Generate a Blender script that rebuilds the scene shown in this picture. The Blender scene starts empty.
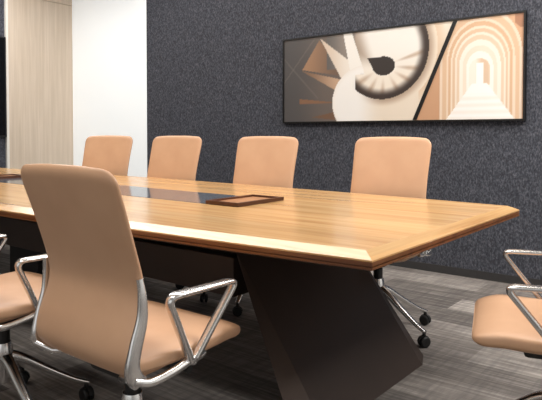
import bpy, bmesh, math, random
from mathutils import Vector, Matrix
random.seed(7)
S = bpy.context.scene
COL = S.collection
PI = math.pi

# ------------------------------------------------------------------ camera
F_PX, YAW, PITCH, SHIFT = 593.0, 0.6714, 0.0264, -51.91
cam_d = bpy.data.cameras.new('camera')
cam_d.sensor_fit = 'HORIZONTAL'; cam_d.sensor_width = 36.0
cam_d.lens = 36.0 * F_PX / 542.0
cam_d.shift_x = 0.0; cam_d.shift_y = SHIFT / 542.0
cam_d.clip_start = 0.05
cam = bpy.data.objects.new('camera', cam_d); COL.objects.link(cam)
cam.location = (0, 0, 1.08)
cam.rotation_euler = (PI / 2 - PITCH, 0, YAW)
S.camera = cam

# ------------------------------------------------------------------ world, exposure
W = bpy.data.worlds.new('world'); S.world = W; W.use_nodes = True
W.node_tree.nodes['Background'].inputs[0].default_value = (0.9, 0.95, 1.0, 1)
W.node_tree.nodes['Background'].inputs[1].default_value = 0.15
S.view_settings.view_transform = 'Standard'
S.view_settings.look = 'None'
S.view_settings.exposure = 0.42
S.view_settings.gamma = 1.0
S.view_settings.use_curve_mapping = False

CEIL = 2.9
# ------------------------------------------------------------------ large lights of the ceiling, plus an added front fill
def area(name, loc, sx, sy, power, col=(1, .96, .9), rot=(0, 0, 0)):
    l = bpy.data.lights.new(name, 'AREA'); l.shape = 'RECTANGLE'
    l.size, l.size_y, l.energy, l.color = sx, sy, power, col
    o = bpy.data.objects.new(name, l); COL.objects.link(o)
    o.location = loc; o.rotation_euler = rot
    return o
area('linear_ceiling_light', (-3.65, 2.38, CEIL - .03), 5.9, 0.34, 62)          # the long light over the table
area('ceiling_panel_light', (0.5, 3.25, CEIL - .03), 1.6, 0.7, 90)
area('ceiling_panel_light', (-1.7, 0.22, CEIL - .03), 2.6, 0.25, 30)
area('cove_light', (-2.6, 3.85, CEIL - .03), 5.2, 0.14, 22, (1, .97, .93))
area('cove_light', (-5.9, 3.2, CEIL - .03), 1.0, 0.4, 10, (1, .99, .98))
area('front_fill_light', (-0.8, -2.3, 1.5), 4.0, 1.8, 9, (.95, .97, 1.0), (PI / 2, 0, 0))  # unseen fill lamp added behind the camera

# ------------------------------------------------------------------ node materials
def lin(c):
    return tuple(((v / 255) / 12.92 if v / 255 <= .04045 else ((v / 255 + .055) / 1.055) ** 2.4) for v in c)
class NM:
    def __init__(s, name):
        s.m = bpy.data.materials.new(name); s.m.use_nodes = True
        s.t = s.m.node_tree; s.b = s.t.nodes['Principled BSDF']
    def n(s, typ, **kw):
        nd = s.t.nodes.new(typ)
        for k, v in kw.items():
            if k.startswith('i_'):
                nd.inputs[int(k[2:])].default_value = v
            else:
                setattr(nd, k, v)
        return nd
    def l(s, a, b):
        s.t.links.new(a, b)
    def set(s, **kw):
        for k, v in kw.items():
            s.b.inputs[k.replace('_', ' ')].default_value = v
    def coord(s, scale=(1, 1, 1), rot=(0, 0, 0), loc=(0, 0, 0)):
        tc = s.n('ShaderNodeTexCoord'); mp = s.n('ShaderNodeMapping')
        mp.inputs['Scale'].default_value = scale; mp.inputs['Rotation'].default_value = rot
        mp.inputs['Location'].default_value = loc
        s.l(tc.outputs['Object'], mp.inputs['Vector']); return mp.outputs['Vector']
    def noise(s, vec, scale, detail=3, rough=.55):
        n = s.n('ShaderNodeTexNoise'); n.inputs['Scale'].default_value = scale
        n.inputs['Detail'].default_value = detail; n.inputs['Roughness'].default_value = rough
        s.l(vec, n.inputs['Vector']); return n.outputs['Fac']
    def ramp(s, fac, stops):
        r = s.n('ShaderNodeValToRGB'); e = r.color_ramp.elements
        while len(e) < len(stops): e.new(.5)
        for el, (p, c) in zip(e, stops):
            el.position = p; el.color = (*c, 1)
        s.l(fac, r.inputs['Fac']); return r.outputs['Color']
    def mix(s, fac, a, b, mode='MIX'):
        m = s.n('ShaderNodeMix', data_type='RGBA', blend_type=mode)
        if isinstance(fac, float): m.inputs[0].default_value = fac
        else: s.l(fac, m.inputs[0])
        for i, v in ((6, a), (7, b)):
            if isinstance(v, tuple): m.inputs[i].default_value = (*v, 1)
            else: s.l(v, m.inputs[i])
        return m.outputs[2]
    def base(s, c): s.l(c, s.b.inputs['Base Color'])
    def bump(s, h, strength=.2, dist=.002):
        b = s.n('ShaderNodeBump'); b.inputs['Strength'].default_value = strength
        b.inputs['Distance'].default_value = dist
        s.l(h, b.inputs['Height']); s.l(b.outputs['Normal'], s.b.inputs['Normal'])

def plain(name, rgb, rough=.5, metal=0., var=.06, scale=30, coat=0., spec=.5):
    k = NM(name); c = lin(rgb); v = k.coord()
    f = k.noise(v, scale, 2)
    k.base(k.ramp(f, [(.3, tuple(x * (1 - var) for x in c)), (.7, tuple(min(1, x * (1 + var)) for x in c))]))
    k.set(Roughness=rough, Metallic=metal)
    k.b.inputs['Specular IOR Level'].default_value = spec
    if coat:
        k.b.inputs['Coat Weight'].default_value = coat; k.b.inputs['Coat Roughness'].default_value = .08
    return k.m

def leather():
    k = NM('tan_leather'); v = k.coord()
    a = k.noise(v, 6, 3); g = k.noise(v, 420, 2)
    c = k.ramp(a, [(.3, lin((199, 157, 125))), (.7, lin((207, 166, 133)))])
    k.base(c); k.set(Roughness=.42); k.bump(g, .12, .0006); return k.m

def wood(name, along, tones, rough=.3, plank=.11, spec=.5, coat=0.):
    k = NM(name)
    rz = 0 if along == 'X' else PI / 2
    if along == 'Z': vv = k.coord(rot=(0, PI / 2, 0))
    else: vv = k.coord(rot=(0, 0, rz))
    st = k.n('ShaderNodeMapping'); st.inputs['Scale'].default_value = (1.1, 22, 22); k.l(vv, st.inputs['Vector'])
    st2 = k.n('ShaderNodeMapping'); st2.inputs['Scale'].default_value = (1.8, 110, 110); k.l(vv, st2.inputs['Vector'])
    f1 = k.noise(st.outputs['Vector'], 1.0, 4, .6)
    f2 = k.noise(st2.outputs['Vector'], 1.0, 3, .6)
    br = k.n('ShaderNodeTexBrick'); k.l(vv, br.inputs['Vector'])
    br.inputs['Scale'].default_value = 1.0; br.inputs['Brick Width'].default_value = 1.3
    br.inputs['Row Height'].default_value = plank; br.inputs['Mortar Size'].default_value = 0.0
    br.inputs['Color1'].default_value = (*[x * .90 for x in (1, 1, 1)], 1); br.inputs['Color2'].default_value = (1.06, 1.03, 1.0, 1)
    br.offset = .37
    c = k.ramp(f1, [(.25, lin(tones[0])), (.5, lin(tones[1])), (.75, lin(tones[2]))])
    c = k.mix(k.ramp(f2, [(.35, (0, 0, 0)), (.75, (.35, .35, .35))]), c, lin(tones[0]))
    c = k.mix(1.0, c, br.outputs['Color'], 'MULTIPLY')
    k.base(c); k.set(Roughness=rough); k.b.inputs['Specular IOR Level'].default_value = spec
    if coat:
        k.b.inputs['Coat Weight'].default_value = coat; k.b.inputs['Coat Roughness'].default_value = .2
    return k.m

def felt():
    k = NM('charcoal_felt'); v = k.coord()
    st = k.n('ShaderNodeMapping'); st.inputs['Scale'].default_value = (1, 1, .55); k.l(v, st.inputs['Vector'])
    a = k.noise(st.outputs['Vector'], 95, 3, .7); b = k.noise(v, 30, 3, .7)
    c = k.ramp(a, [(.32, lin((50, 52, 59))), (.5, lin((73, 75, 83))), (.68, lin((106, 108, 117)))])
    c = k.mix(k.ramp(b, [(.42, (0, 0, 0)), (.7, (.4, .4, .4))]), c, lin((58, 60, 67)))
    k.base(c); k.set(Roughness=.95); k.b.inputs['Specular IOR Level'].default_value = .15
    k.bump(a, .5, .004); return k.m

def carpet():
    k = NM('grey_carpet'); v = k.coord()
    br = k.n('ShaderNodeTexBrick'); k.l(v, br.inputs['Vector'])
    br.inputs['Scale'].default_value = 1.0; br.inputs['Brick Width'].default_value = 1.0
    br.inputs['Row Height'].default_value = .25; br.inputs['Mortar Size'].default_value = 0.0
    br.inputs['Color1'].default_value = (0, 0, 0, 1); br.inputs['Color2'].default_value = (1, 1, 1, 1); br.offset = .4
    st = k.n('ShaderNodeMapping'); st.inputs['Scale'].default_value = (2.2, 46, 1); k.l(v, st.inputs['Vector'])
    cr = k.n('ShaderNodeMapping'); cr.inputs['Scale'].default_value = (30, 3.5, 1); k.l(v, cr.inputs['Vector'])
    s1 = k.noise(st.outputs['Vector'], 1, 4, .7); s2 = k.noise(cr.outputs['Vector'], 1, 3, .65); big = k.noise(v, 2.6, 3, .6)
    c = k.ramp(s1, [(.3, lin((108, 104, 101))), (.5, lin((142, 137, 133))), (.7, lin((180, 175, 171)))])
    c = k.mix(k.ramp(s2, [(.42, (0, 0, 0)), (.72, (.55, .55, .55))]), c, lin((98, 96, 98)))
    tone = k.ramp(br.outputs['Color'], [(.0, (.36, .355, .36)), (.45, (.78, .76, .75)), (1., (1.18, 1.16, 1.14))])
    c = k.mix(1.0, c, tone, 'MULTIPLY')
    c = k.mix(k.ramp(big, [(.4, (0, 0, 0)), (.72, (.5, .5, .5))]), c, lin((88, 82, 80)))
    k.base(c); k.set(Roughness=.97); k.b.inputs['Specular IOR Level'].default_value = .1
    k.bump(s1, .4, .003); return k.m

def veneer():
    k = NM('pale_veneer'); v = k.coord()
    st = k.n('ShaderNodeMapping'); st.inputs['Scale'].default_value = (30, 30, 1.0); k.l(v, st.inputs['Vector'])
    st2 = k.n('ShaderNodeMapping'); st2.inputs['Scale'].default_value = (120, 120, 2.5); k.l(v, st2.inputs['Vector'])
    a = k.noise(st.outputs['Vector'], 1, 3); b = k.noise(st2.outputs['Vector'], 1, 2)
    c = k.ramp(a, [(.3, lin((203, 187, 168))), (.7, lin((220, 205, 188)))])
    c = k.mix(k.ramp(b, [(.4, (0, 0, 0)), (.7, (.35, .35, .35))]), c, lin((190, 172, 152)))
    k.base(c); k.set(Roughness=.5); return k.m

def glow_panel_mat():
    k = NM('glowing_white_panel'); v = k.coord(); k.base(k.ramp(k.noise(v, 3, 2), [(.3, lin((236, 240, 242))), (.7, lin((242, 245, 246)))]))
    k.set(Roughness=.7); k.b.inputs['Emission Color'].default_value = (.93, .98, 1, 1); k.b.inputs['Emission Strength'].default_value = .22  # emission added to lift the white panel evenly, not a real source
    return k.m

def print_mat():
    k = NM('art_print'); a = k.n('ShaderNodeAttribute', attribute_name='print')
    k.base(a.outputs['Color']); k.set(Roughness=.35); return k.m

M = dict(
    leather=leather(), felt=felt(), carpet=carpet(), veneer=veneer(), art=print_mat(),
    chrome=plain('polished_aluminium', (226, 226, 226), .22, 1., .03, 8),
    black=plain('black_plastic', (20, 20, 21), .45),
    rubber=plain('black_caster', (16, 16, 17), .5),
    bronze=plain('dark_bronze', (66, 54, 48), .42, .3, .05, 5),
    dark=plain('near_black_steel', (26, 24, 24), .5, .2),
    top=wood('oak_top', 'X', ((178, 132, 82), (210, 168, 114), (224, 188, 137)), .26, coat=.35),
    endgrain=wood('oak_end', 'Y', ((178, 132, 82), (210, 168, 114), (224, 188, 137)), .26, coat=.35),
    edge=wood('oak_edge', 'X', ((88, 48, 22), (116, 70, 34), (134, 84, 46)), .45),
    tray=wood('walnut_tray', 'Y', ((62, 34, 22), (88, 52, 34), (108, 66, 44)), .35),
    traypanel=wood('tray_panel', 'X', ((150, 104, 74), (186, 136, 98), (206, 160, 122)), .3),
    inlay=plain('inlay_glass', (92, 98, 108), .1, 0., .02, 3, spec=.5),
    white=plain('white_wall', (240, 242, 242), .6, 0., .005, 2),
    glow_white=glow_panel_mat(),
    ceil=plain('ceiling_white', (232, 232, 230), .8, 0., .005, 2),
    skirt=plain('skirting_dark', (52, 51, 52), .6),
    screen=plain('screen_black', (10, 11, 14), .15),
    bezel=plain('bezel_black', (22, 23, 26), .4),
    frame=plain('frame_black', (14, 14, 15), .4),
    edgewhite=plain('edge_trim', (236, 232, 224), .5, 0., .01, 3),
)

# ------------------------------------------------------------------ mesh helpers
def link(name, me, parent=None, mats=()):
    o = bpy.data.objects.new(name, me); COL.objects.link(o)
    for m in mats:
        me.materials.append(M[m])
    if parent: o.parent = parent
    return o
class MB:
    def __init__(s): s.v = []; s.f = []; s.mi = []
    def add(s, vs, fs, mi=0):
        b = len(s.v); s.v += [tuple(v) for v in vs]
        s.f += [tuple(b + i for i in f) for f in fs]; s.mi += [mi] * len(fs)
    def loops(s, L, mi=0, cap0=True, cap1=True, closed=False):
        n = len(L[0]); vs = [p for l in L for p in l]; fs = []
        R = len(L)
        for i in range(R if closed else R - 1):
            j = (i + 1) % R
            for k in range(n):
                q = (k + 1) % n
                fs.append((i * n + k, i * n + q, j * n + q, j * n + k))
        if not closed:
            if cap0: fs.append(tuple(range(n))[::-1])
            if cap1: fs.append(tuple((R - 1) * n + k for k in range(n)))
        s.add(vs, fs, mi)
    def box(s, lo, hi, bev=0.0, mi=0):
        x0, y0, z0 = lo; x1, y1, z1 = hi
        if bev <= 0:
            s.loops([[(x0, y0, z), (x1, y0, z), (x1, y1, z), (x0, y1, z)] for z in (z0, z1)], mi); return
        b = bev
        def ring(i, z):
            a, c = x0 + i, x1 - i; d, e = y0 + i, y1 - i
            q = b * .6
            return [(a + q, d, z), (c - q, d, z), (c, d + q, z), (c, e - q, z), (c - q, e, z), (a + q, e, z), (a, e - q, z), (a, d + q, z)]
        s.loops([ring(b, z0), ring(b * .3, z0 + b * .3), ring(0, z0 + b), ring(0, z1 - b), ring(b * .3, z1 - b * .3), ring(b, z1)], mi)
    def cyl(s, p0, p1, r0, r1=None, n=16, mi=0):
        r1 = r0 if r1 is None else r1
        p0, p1 = Vector(p0), Vector(p1); d = (p1 - p0).normalized()
        a = d.orthogonal().normalized(); b = d.cross(a)
        s.loops([[p + (a * math.cos(2 * PI * k / n) + b * math.sin(2 * PI * k / n)) * r for k in range(n)] for p, r in ((p0, r0), (p1, r1))], mi)
    def lathe(s, prof, n=20, c=(0, 0, 0), axis='Z', mi=0):
        L = []
        for r, h in prof:
            ring = []
            for k in range(n):
                a = 2 * PI * k / n; u, w = r * math.cos(a), r * math.sin(a)
                p = (u, w, h) if axis == 'Z' else (h, u, w)
                ring.append((p[0] + c[0], p[1] + c[1], p[2] + c[2]))
            L.append(ring)
        s.loops(L, mi)
    def bar(s, pts, w, t, side=(1, 0, 0), n=12, e=3.0, mi=0, closed=False, wfun=None):
        """sweep a soft-cornered bar along pts; w across `side`, t across the other axis"""
        P = [Vector(p) for p in pts]; N = len(P); L = []
        side = Vector(side)
        for i in range(N):
            a = P[i - 1] if (i > 0 or closed) else P[i]
            c = P[(i + 1) % N] if (i < N - 1 or closed) else P[i]
            T = (c - a).normalized()
            sd = (side - T * side.dot(T)).normalized(); up = T.cross(sd)
            ws, ts = (w, t) if wfun is None else wfun(i / (N - 1))
            ring = []
            for k in range(n):
                th = 2 * PI * (k + .5) / n
                cx = math.copysign(abs(math.cos(th)) ** (2 / e), math.cos(th)); cy = math.copysign(abs(math.sin(th)) ** (2 / e), math.sin(th))
                ring.append(P[i] + sd * (cx * ws / 2) + up * (cy * ts / 2))
            L.append(ring)
        s.loops(L, mi, closed=closed)
    def mesh(s, name, smooth=True, angle=35):
        me = bpy.data.meshes.new(name)
        me.from_pydata(s.v, [], s.f); me.validate()
        bm = bmesh.new(); bm.from_mesh(me); bmesh.ops.recalc_face_normals(bm, faces=bm.faces); bm.to_mesh(me); bm.free()
        if len(me.polygons) == len(s.mi):
            me.polygons.foreach_set('material_index', s.mi)
        if smooth:
            me.polygons.foreach_set('use_smooth', [True] * len(me.polygons))
            me.set_sharp_from_angle(angle=math.radians(angle))
        me.update(); return me
    def obj(s, name, mats, parent=None, **kw):
        if isinstance(mats, str): mats = (mats,)
        return link(name, s.mesh(name, **kw), parent, mats)

def fillet(pts, r, n=5, closed=False):
    """round the corners of a polyline"""
    P = [Vector(p) for p in pts]; out = []; N = len(P)
    for i in range(N):
        if not closed and i in (0, N - 1): out.append(P[i]); continue
        a, b, c = P[i - 1], P[i], P[(i + 1) % N]
        rr = r[i] if isinstance(r, (list, tuple)) else r
        d1 = min(rr, (a - b).length * .48); d2 = min(rr, (c - b).length * .48)
        p0 = b + (a - b).normalized() * d1; p1 = b + (c - b).normalized() * d2
        for k in range(n + 1):
            t = k / n; out.append(p0 * (1 - t) ** 2 + b * 2 * t * (1 - t) + p1 * t * t)
    return out
def spline(pts, m=6):
    P = [Vector(p) for p in pts]; out = []
    for i in range(len(P) - 1):
        p0 = P[max(i - 1, 0)]; p1 = P[i]; p2 = P[i + 1]; p3 = P[min(i + 2, len(P) - 1)]
        for k in range(m):
            t = k / m
            out.append(.5 * ((2 * p1) + (p2 - p0) * t + (2 * p0 - 5 * p1 + 4 * p2 - p3) * t * t + (3 * p1 - p0 - 3 * p2 + p3) * t ** 3))
    out.append(P[-1]); return out
def thing(name, label, cat, loc=(0, 0, 0), rz=0, group=None):
    o = bpy.data.objects.new(name, None); COL.objects.link(o); o.empty_display_size = .1
    o.location = loc; o.rotation_euler = (0, 0, rz); o['label'] = label; o['category'] = cat
    if group: o['group'] = group
    return o
def struct(o):
    o['kind'] = 'structure'; return o

# ------------------------------------------------------------------ the room
XL, YB, XR, YF = -6.69, 4.361, 2.6, -2.6
def sbox(name, lo, hi, mat, bev=0):
    m = MB(); m.box(lo, hi, bev); return struct(m.obj(name, mat, smooth=False))
sbox('floor', (XL - .1, YF - .1, -.1), (XR + .1, YB + .14, 0), 'carpet')
sbox('ceiling', (XL - .1, YF - .1, CEIL), (XR + .1, YB + .14, CEIL + .1), 'ceil')
sbox('wall_back', (XL - .1, YB + .02, 0), (XR + .1, YB + .14, CEIL), 'white')
sbox('wall_left', (XL - .14, YF - .1, 0), (XL - .03, YB + .02, CEIL), 'felt')
sbox('wall_right', (XR, YF - .1, 0), (XR + .1, YB + .02, CEIL), 'white')
sbox('wall_front', (XL - .03, YF - .1, 0), (XR, YF, CEIL), 'white')
sbox('glow_panel_1', (XL, YB - .001, 0), (-5.2475, YB + .02, CEIL), 'glow_white')      # full-height white panel, given an added glow for even brightness
sbox('trim_1', (-5.2475, YB, .06), (XR, YB + .02, CEIL), 'felt')          # felt cladding on the back wall
sbox('baseboard_back', (-5.2475, YB - .004, 0), (XR, YB + .02, .06), 'skirt')
sbox('trim_2', (XL - .03, 3.515, 0), (XL, YB + .02, 2.685), 'veneer')      # veneer panel beside the corner
sbox('trim_3', (XL - .03, 3.515, 2.69), (XL, YB + .02, CEIL), 'veneer')
sbox('trim_4', (XL - .03, 3.487, 0), (XL + .004, 3.515, CEIL), 'edgewhite')

# ------------------------------------------------------------------ wall screen
t = thing('wall_screen', 'black flat screen mounted on the dark wall at the far left', 'screen', (XL, 2.46, 1.605))
m = MB(); m.box((-.029, -1.02, -.578), (.018, 1.02, .578), .006); m.obj('bezel', 'bezel', t, smooth=False)
m = MB(); m.box((.018, -1.003, -.560), (.020, 1.003, .560)); m.obj('display', 'screen', t, smooth=False)

# ------------------------------------------------------------------ wall art
AX0, AX1, AZ0, AZ1 = -3.2946, -1.189, 1.1668, 1.9218
AW, AH = AX1 - AX0, AZ1 - AZ0
art = thing('wall_art', 'wide black-framed picture of a spiral staircase and a pale arcade on felt wall', 'picture', (AX0, YB, AZ0))
def sm(a, b, x):
    if a == b: return float(x > a)
    t = min(1, max(0, (x - a) / (b - a))); return t * t * (3 - 2 * t)
def mx(a, b, t): return tuple(p + (q - p) * t for p, q in zip(a, b))
def tri(p, a, b, c):
    def sd(p, q, r): return (p[0] - r[0]) * (q[1] - r[1]) - (q[0] - r[0]) * (p[1] - r[1])
    d = (sd(p, a, b), sd(p, b, c), sd(p, c, a))
    return not (min(d) < 0 and max(d) > 0)
def art_col(u, v):
    ud = 1.70 + .437 * v                                     # the diagonal between the two pictures
    if u < ud:
        # staircase seen from below
        c = (238, 226, 208)
        if u < 1.1:                                          # dark fan of treads at the left
            c = mx((88, 85, 85), (112, 102, 96), sm(.1, .7, u))
            if abs((u + v * 1.0) - .78) < .012 and u < .5: c = mx(c, (120, 112, 108), .5)
            if abs((u - v * .9) + .42) < .012 and u < .5: c = mx(c, (120, 112, 108), .5)
            if tri((u, v), (.52, .95), (.28, .62), (.93, .50)): c = mx((168, 132, 104), (122, 100, 86), sm(.3, .8, u))
            if tri((u, v), (.27, .61), (.86, .30), (.82, .48)): c = mx((134, 106, 86), (206, 174, 148), sm(.3, .85, u))
            if tri((u, v), (.24, .28), (.24, .22), (.8, .22)): c = (138, 104, 82)
            if tri((u, v), (.74, .12), (.42, .06), (.8, .02)): c = (120, 92, 74)
            if u > .62 and v > .6: c = mx((104, 100, 98), (150, 140, 132), sm(.6, .9, u))
            if tri((u, v), (.53, .97), (.86, .42), (1.1, .55)): c = mx((222, 204, 186), (246, 238, 228), sm(.6, .95, u))
            if tri((u, v), (.84, 1.0), (.95, 1.0), (1.12, .52)): c = (250, 246, 240)
            if tri((u, v), (.84, 1.0), (.93, .58), (1.12, .52)): c = (250, 246, 240)
        r = math.hypot(u - 1.33, v - .77)
        ray = .95 + max(0, 1 - v) * .354                     # right edge of the upper white ray
        a = math.atan2(v - .77, u - 1.33)
        dx, dy = (u - 1.12) / .42, (v - .22) / .40            # white crescent sweeping round on the left
        hq = math.hypot(dx, dy)
        if r < .53 and u > 1.0 and u > (ray if v > .52 else 0):
            c = mx((246, 236, 222), (250, 246, 240), sm(.4, .8, v))
            if v > .52: c = mx((176, 158, 142), c, max(sm(0, .2, u - ray), 1 - sm(.56, .8, v)))
            e = math.hypot(u - 1.345, v - .60)
            ang = math.degrees(math.atan2(v - .60, u - 1.345))
            for ra, wd in ((-150, 9), (-122, 9), (-92, 8), (-58, 8), (-30, 7), (-8, 6), (14, 5)):
                da = abs(ang - ra)
                if da < wd and e > .12: c = mx(c, (188, 160, 136), .75 * (1 - da / wd) * sm(.1, .3, e))
            dark = sm(.40, .50, r) * sm(-2.75, -2.3, a) * (1 - sm(.35, .75, a)) if a < 1 else 0
            c = mx(c, (66, 56, 52), dark)
        elif r >= .53 and u > 1.0 and a > -2.6 and a < .9:
            c = mx((190, 168, 148), (240, 226, 208), sm(.53, .62, r))
            c = mx((238, 226, 208), c, sm(-2.6, -2.1, a))
            if u > 1.75 and r > .62: c = mx((232, 208, 182), (244, 232, 216), sm(.62, .75, r))
        if r >= .53 or u < 1.0 or (v > .52 and u <= ray):
            if hq < 1: c = mx(mx((226, 208, 190), (252, 249, 245), sm(.0, .5, 1.35 - hq)), c, sm(1.0, 1.35, u))
        ex, ey = (u - 1.345) / .135, (v - .597) / .102         # the dark eye of the stair
        if math.hypot(ex, ey) < 1 or (tri((u, v), (1.15, .69), (1.36, .70), (1.25, .525))): c = (62, 56, 54)
        return c
    # the arcade
    c = mx((206, 160, 126), (216, 172, 138), v)
    cu = 2.372
    bands = ((.395, (238, 216, 194)), (.372, (226, 192, 160)), (.33, (240, 218, 196)), (.312, (222, 184, 150)), (.285, (244, 226, 206)),
             (.268, (228, 196, 166)), (.245, (246, 232, 216)), (.228, (234, 208, 182)), (.20, (250, 240, 228)), (.165, (244, 228, 210)), (.13, (252, 246, 238)))
    for i, (w, cc) in enumerate(bands):
        top = .50 + (w - .1) * .35
        d = abs(u - cu) if v < top else math.hypot(u - cu, (v - top) * .82)
        if d < w: c = cc
    if u > 2.70 and v > .86 and math.hypot(u - 2.40, v - .55) > .46: c = (176, 128, 100)
    d = abs(u - cu) if v < .5 else math.hypot(u - cu, v - .5)
    if .34 < v and d < .10: c = mx((226, 198, 172), (250, 240, 228), sm(.02, .10, abs(u - cu - .05)))
    if .34 < v and abs(u - cu) < .034 and v < .56: c = (255, 253, 250)
    if v < .36 and abs(u - cu) < .07 + (.36 - v) * .75: c = mx((255, 253, 250), (244, 230, 216), .45 * (.5 + .5 * math.sin(v * 95)) if v < .26 else 0)
    return c
NU, NV = 320, 116
vs = [(AW * i / NU, -.031, AH * j / NV) for j in range(NV + 1) for i in range(NU + 1)]
fs = [(j * (NU + 1) + i, j * (NU + 1) + i + 1, (j + 1) * (NU + 1) + i + 1, (j + 1) * (NU + 1) + i) for j in range(NV) for i in range(NU)]
me = bpy.data.meshes.new('print'); me.from_pydata(vs, [], fs)
ca = me.color_attributes.new('print', 'FLOAT_COLOR', 'POINT')
buf = []
for (x, y, z) in vs:
    buf += [*(.93 * q for q in lin(art_col(x / AH, z / AH))), 1.0]
ca.data.foreach_set('color', buf)
link('printed_sheet', me, art, ('art',))
m = MB()
m.box((0, -.03, 0), (AW, 0, AH)); m.obj('backing_board', 'frame', art, smooth=False)
m = MB(); b = .009
for lo, hi in (((-.004, -.040, -.004), (AW + .004, -.0, b)), ((-.004, -.040, AH - b), (AW + .004, -.0, AH + .004)),
               ((-.004, -.040, b), (b, 0, AH - b)), ((AW - b, -.040, b), (AW + .004, 0, AH - b))):
    m.box(lo, hi)
m.obj('frame', 'frame', art, smooth=False)
m = MB(); du = .016
def dpt(v, o): return (AH * (1.70 + .437 * v) + o)
m.loops([[(dpt(v, -du), y, AH * v) for v, y in ((.015, -.037), (.985, -.037), (.985, -.030), (.015, -.030))],
         [(dpt(v, du), y, AH * v) for v, y in ((.015, -.037), (.985, -.037), (.985, -.030), (.015, -.030))]])
m.obj('divider', 'frame', art, smooth=False)

# ------------------------------------------------------------------ the table
TX, TY = -3.35, 2.168
tab = thing('conference_table', 'long boat-shaped oak conference table on dark splayed pedestals', 'table', (TX, TY, 0))
HL = TX + .805; HL = -HL                                     # half length of the rim
def halfw(x): return .81 - .11 * (x / HL) ** 2
NX = 40
def outline(inset, z):
    xs = [-(HL - inset) + 2 * (HL - inset) * i / NX for i in range(NX + 1)]
    near = [(x, -(halfw(x) - inset), z) for x in xs]; far = [(x, (halfw(x) - inset), z) for x in reversed(xs)]
    return near + far
BW = .042
# field
m = MB(); m.loops([outline(BW, .700), outline(BW, .740)]); m.obj('tabletop', 'top', tab, smooth=False)
# bevelled border: near and far boards run along X, end boards along Y, mitred at the corners
def rim(sel, name, mat):
    o, i = outline(0, .721), outline(BW, .740); ob, ib = outline(0, .716), outline(BW, .700)
    idx = sel; mm = MB()
    L = [[o[k], i[k], ib[k], ob[k]] for k in idx]
    mm.loops(L); return mm.obj(name, mat, tab, smooth=False)
n1 = NX + 1
rim(list(range(0, n1)), 'border_board', 'top'); rim(list(range(n1, 2 * n1)), 'border_board', 'top')
rim([NX, n1], 'border_board', 'endgrain'); rim([2 * n1 - 1, 0], 'border_board', 'endgrain')
# edge: two layers with a shadow groove
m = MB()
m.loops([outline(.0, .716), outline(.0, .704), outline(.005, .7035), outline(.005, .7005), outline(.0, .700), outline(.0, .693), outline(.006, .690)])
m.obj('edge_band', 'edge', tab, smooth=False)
m = MB(); m.loops([outline(.02, .684), outline(.02, .6995)]); m.obj('underside_panel', 'dark', tab, smooth=False)
# dark glass inlay down the middle
m = MB(); m.box((-4.9 - TX, 2.01 - TY, .735), (-1.90 - TX, 2.37 - TY, .7412)); m.obj('glass_inlay', 'inlay', tab, smooth=False)
# splayed end pedestals
def pedestal(sgn):
    # outline in local (distance along table s, y); the end plane leans out towards the floor
    def ring(z):
        xe = -1.147 - .717 * z                                # end plane
        sp = max(0, .60 - z) / .60                            # the side chamfers spread towards the floor
        ch, dy = .004 + .045 * sp, .002 + .115 * sp
        xi = xe - ch - .012 - .05 * sp
        pts = [(xi, 1.80), (xe - ch, 1.765 - dy), (xe, 1.765), (xe, 2.571), (xe - ch, 2.571 + dy), (xi, 2.536)]
        out = []
        for x, y in pts:
            X = x - TX
            out.append((X if sgn > 0 else -X, y - TY, z))
        return out
    mm = MB(); mm.loops([ring(z) for z in (0.03, .15, .3, .45, .60, .685)])
    # low foot facet
    def foot(z, g):
        r = ring(z); c = Vector((sum(p[0] for p in r) / 6, sum(p[1] for p in r) / 6, 0)); 
        return [((p[0] - c.x) * g + c.x, (p[1] - c.y) * g + c.y, z) for p in r]
    mm.loops([foot(0, 1.012), foot(.03, 1.0)])
    return mm.obj('pedestal', 'bronze', tab, smooth=False)
pedestal(1); pedestal(-1)
m = MB(); m.box((-.22, -.30, 0), (.10, .30, .684), .01); m.obj('pedestal', 'dark', tab, smooth=False)
# deep beam between the pedestals
m = MB(); m.box((-1.75, -.40, .412), (1.75, .35, .575), .004); m.obj('cable_beam', 'bronze', tab, smooth=False)
m = MB(); m.box((-1.75, -.34, .575), (1.70, .34, .684)); m.obj('beam_spacer', 'dark', tab, smooth=False)

# ------------------------------------------------------------------ the trays on the inlay
def tray(cx, cy, w, l, label):
    t = thing('desk_tray', label, 'tray', (cx, cy, .7412), 0, 'trays on the table')
    mm = MB(); h, e = .017, .017
    o = [(-w / 2, -l / 2), (w / 2, -l / 2), (w / 2, l / 2), (-w / 2, l / 2)]; i = [(x - math.copysign(e, x), y - math.copysign(e, y)) for x, y in o]
    L = [[(o[k][0], o[k][1], 0), (o[k][0], o[k][1], h), (i[k][0], i[k][1], h), (i[k][0], i[k][1], 0)] for k in range(4)]
    mm.loops(L, closed=True); mm.obj('rim', 'tray', t, smooth=False)
    mm = MB(); mm.box((-w / 2 + e, -l / 2 + e, 0.0), (w / 2 - e, l / 2 - e, .008)); mm.obj('panel', 'traypanel', t, smooth=False)
    return t
tray(-1.89, 2.18, .205, .345, 'flat dark-rimmed wooden tray at the near end of the glass inlay')
tray(-4.33, 2.185, .215, .355, 'flat dark-rimmed wooden tray at the left edge, left of the foreground chair back')

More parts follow.
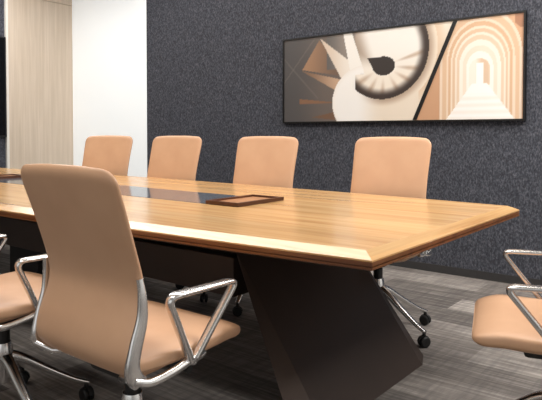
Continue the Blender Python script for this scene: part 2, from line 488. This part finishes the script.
# ------------------------------------------------------------------ the chair
def sgnpow(c, e): return math.copysign(abs(c) ** e, c)
def backrest_mesh():
    prof = spline([(-.02, .447), (-.10, .441), (-.150, .446), (-.178, .478), (-.175, .53), (-.156, .60), (-.146, .655), (-.154, .71), (-.178, .79), (-.212, .895), (-.242, .994)], 6)
    # extra rows close to the top for the rounded corners
    L = []; N = len(prof); acc = [0]
    for i in range(1, N): acc.append(acc[-1] + (prof[i] - prof[i - 1]).length)
    tot = acc[-1]
    def at(s):
        for i in range(1, N):
            if acc[i] >= s:
                t = (s - acc[i - 1]) / (acc[i] - acc[i - 1]); return prof[i - 1].lerp(prof[i], t), (prof[i] - prof[i - 1]).normalized()
        return prof[-1], (prof[-1] - prof[-2]).normalized()
    R = .044
    ss = [tot * .9 * i / 46 for i in range(47)]
    ss += [tot - R + (R) * math.sin(PI / 2 * k / 9) for k in range(10) if tot - R + R * math.sin(PI / 2 * k / 9) > tot * .9 + .004]
    n = 40
    for s in ss:
        p, T = at(min(s, tot - 1e-5)); nrm = Vector((-T.y, T.x)) if len(T) == 2 else None
        nrm = Vector((T[1] * -1, T[0]))                       # 2-D normal in (y, z)
        h = p[1]
        w = .224 - .004 * sm(.5, .7, h) + .006 * sm(.75, .97, h)
        if h < .47: w -= .012 * (1 - sm(.44, .47, h))
        d = tot - s; th = .017
        if d < R:
            q = 1 - d / R
            w = w - R + R * math.sqrt(max(0, 1 - q * q)) * 1.0 
            th = .017 * math.sqrt(max(.02, 1 - q ** 4))
        wrap = .014 * sm(.50, .62, h)
        crown = .012 * sm(.85, .97, h)
        ring = []
        for k in range(n):
            a = 2 * PI * (k + .5) / n
            x = sgnpow(math.cos(a), .42) * w; o = sgnpow(math.sin(a), .75) * th
            xx = x / .25
            y = p[0] + nrm.x * o + wrap * xx * xx
            z = h + nrm.y * o - crown * xx * xx
            ring.append((x, y, z))
        L.append(ring)
    mm = MB(); mm.loops(L); return mm.mesh('backrest', angle=60)
def seat_mesh():
    L = []; n = 40; y0, y1 = -.185, .262; K = 30
    for i in range(K + 1):
        t = -math.cos(PI * i / K); y = (y0 + y1) / 2 + (y1 - y0) / 2 * t
        e = (1 - abs(t) ** 3.6) ** (1 / 3.6) if abs(t) < 1 else 0
        w = .245 * (.70 + .30 * e) if t > 0 else .238 * (.86 + .14 * e)
        th = .034 * max(.06, (1 - abs(t) ** 7)) ** .5
        zc = .468 - .010 * (1 - ((y - .0) / .22) ** 2) - .016 * sm(.16, .262, y)
        ring = []
        for k in range(n):
            a = 2 * PI * (k + .5) / n
            x = sgnpow(math.cos(a), .5) * w; o = sgnpow(math.sin(a), .62) * th
            ring.append((x, y, zc + o + .010 * (x / .245) ** 2))
        L.append(ring)
    mm = MB(); mm.loops(L); return mm.mesh('seat', angle=60)
def bracket_mesh(s):
    # flat polished strap down the edge of the back, swelling into a foot under the seat
    P = spline([(s * .222, -.150, .700), (s * .226, -.146, .660), (s * .228, -.148, .595), (s * .227, -.167, .53), (s * .226, -.178, .480), (s * .226, -.173, .450), (s * .224, -.155, .432)], 5)
    def wf(t): return (.018 + .018 * sm(.0, .5, t) + .010 * sm(.55, .85, t), .016 + .010 * sm(.3, .9, t))
    mm = MB(); mm.bar(P, .02, .012, side=(s * .2, .98, 0), n=16, e=3.6, wfun=wf)
    # rail that carries the seat and ends under the arm
    Q = spline([(s * .230, -.175, .440), (s * .243, -.13, .428), (s * .250, -.06, .436), (s * .250, .0, .448), (s * .248, .035, .450), (s * .240, .06, .450)], 5)
    mm.bar(Q, .024, .022, side=(1, 0, 0), n=12, e=2.6)
    mm.bar([(s * .226, -.180, .448), (s * .17, -.16, .430), (s * .06, -.03, .420)], .034, .020, side=(0, 1, 0), n=12, e=2.8)
    return mm.mesh('back_bracket', angle=50)
def arm_mesh(s):
    xb, xt = s * .254, s * .268
    P = fillet([(xb, .000, .448), (xt, -.098, .648), (xt, .172, .643), (xb, .018, .452)], [.02, .040, .032, .02], 6)
    def wf(t):
        top = sm(.28, .40, t) * (1 - sm(.66, .74, t))
        return (.027 + .011 * top, .019 - .003 * top)
    mm = MB(); mm.bar(P, .024, .012, side=(1, 0, 0), n=14, e=3.0, wfun=wf)
    mm.cyl((xb + s * .004, .01, .447), (xb - s * .03, .01, .447), .014, n=14)
    return mm.mesh('armrest', angle=50)
def mech_mesh():
    mm = MB(); mm.box((-.075, -.10, .375), (.075, .11, .428), .012)
    mm.box((.06, .02, .398), (.19, .045, .410), .004); mm.box((-.20, -.03, .422), (.20, .06, .438), .004)
    mm.cyl((.185, .0325, .404), (.215, .0325, .402), .011); return mm.mesh('tilt_mechanism')
def lift_mesh():
    mm = MB(); mm.lathe([(.0, .28), (.025, .28), (.025, .345), (.021, .35), (.0, .35)], 18)
    mm.cyl((0, 0, .345), (0, 0, .40), .015, n=16); return mm.mesh('gas_lift')
def collar_mesh():
    mm = MB(); mm.lathe([(.0, .14), (.024, .14), (.034, .17), (.038, .24), (.034, .275), (.029, .292), (.0, .292)], 24); return mm.mesh('hub')
LEG_R = .305
def leg_mesh():
    P = spline([(.022, 0, .238), (.07, 0, .218), (.15, 0, .165), (.25, 0, .104), (LEG_R + .008, 0, .076)], 5)
    def wf(t): return (.046 - .022 * t, .040 - .024 * t)
    mm = MB(); mm.bar(P, .04, .03, side=(0, 1, 0), n=14, e=2.6, wfun=wf); return mm.mesh('leg', angle=50)
def caster_mesh(sw):
    mm = MB(); c = (LEG_R, 0, .0285); ca_, sa_ = math.cos(sw), math.sin(sw)
    b = MB()
    for x0 in (-.022, .006):
        b.lathe([(.0, x0), (.022, x0), (.0275, x0 + .004), (.0275, x0 + .012), (.022, x0 + .016), (.0, x0 + .016)], 18, (0, 0, 0), 'X')
    b.cyl((-.022, 0, 0), (.022, 0, 0), .008, n=10)
    hood = [(math.cos(a) * .031, math.sin(a) * .031) for a in [PI * k / 8 for k in range(9)]]
    b.loops([[(x, y, z) for (y, z) in hood + [(yy * .86, zz * .86) for yy, zz in reversed(hood)]] for x in (-.007, .007)])
    b.cyl((0, 0, .028), (0, 0, .050), .009, n=10)
    b.v = [(ca_ * x - sa_ * y + c[0], sa_ * x + ca_ * y + c[1], z + c[2]) for x, y, z in b.v]
    return b.mesh('caster')
ME = dict(backrest=backrest_mesh(), seat=seat_mesh(), mech=mech_mesh(), lift=lift_mesh(), hub=collar_mesh(), leg=leg_mesh(),
          arm_l=arm_mesh(-1), arm_r=arm_mesh(1), br_l=bracket_mesh(-1), br_r=bracket_mesh(1))
for k, mn in dict(backrest='leather', seat='leather', mech='black', lift='black', hub='chrome', leg='chrome', arm_l='chrome', arm_r='chrome', br_l='chrome', br_r='chrome').items():
    ME[k].materials.append(M[mn])
def make_chair(label, loc, rz, base_rot, back, group):
    lift = 0
    t = thing('office_chair', label, 'chair', loc, rz, group)
    def part(name, key, dz=0, rot=0, parent=t):
        o = link(name, ME[key], parent); o.location.z = dz; o.rotation_euler.z = rot; return o
    part('backrest', 'backrest').scale.z = back; part('seat', 'seat', lift)
    part('back_bracket', 'br_l', lift); part('back_bracket', 'br_r', lift)
    part('armrest', 'arm_l', lift); part('armrest', 'arm_r', lift)
    part('tilt_mechanism', 'mech', lift); part('gas_lift', 'lift', lift); part('hub', 'hub')
    for k in range(5):
        lg = part('leg', 'leg', 0, base_rot + 2 * PI * k / 5)
        cm = caster_mesh(random.uniform(0, 2 * PI)); cm.materials.append(M['rubber'])
        link('caster', cm, lg)
    return t
R_ = math.radians
G1, G2 = 'tan leather chairs along the far side', 'tan leather chairs along the near side'
make_chair('high-backed tan leather chair in the foreground, seen from behind, at the table', (-1.44, 1.135, 0), R_(0), R_(20), 1, G2)
make_chair('tan leather chair cut off at the left edge, beside the foreground chair', (-2.168, 1.105, 0), R_(1), R_(-6), 1, G2)
make_chair('tan leather chair facing the table end at the right edge, seat and arms showing', (-.44, 2.03, 0), R_(108), R_(0), 1, None)
FL = 1.062
make_chair('tan leather chair across the table below the framed picture, nearest the table end', (-1.535, 2.865, 0), R_(188), R_(15), FL, G1)
make_chair('tan leather chair across the table, directly behind the near wooden tray', (-2.435, 2.87, 0), R_(192), R_(30), FL, G1)
make_chair('tan leather chair across the table, beside the edge of the white wall', (-3.32, 2.87, 0), R_(192), R_(10), FL, G1)
make_chair('tan leather chair across the table, in front of the white wall', (-4.11, 2.87, 0), R_(202), R_(50), FL, G1)
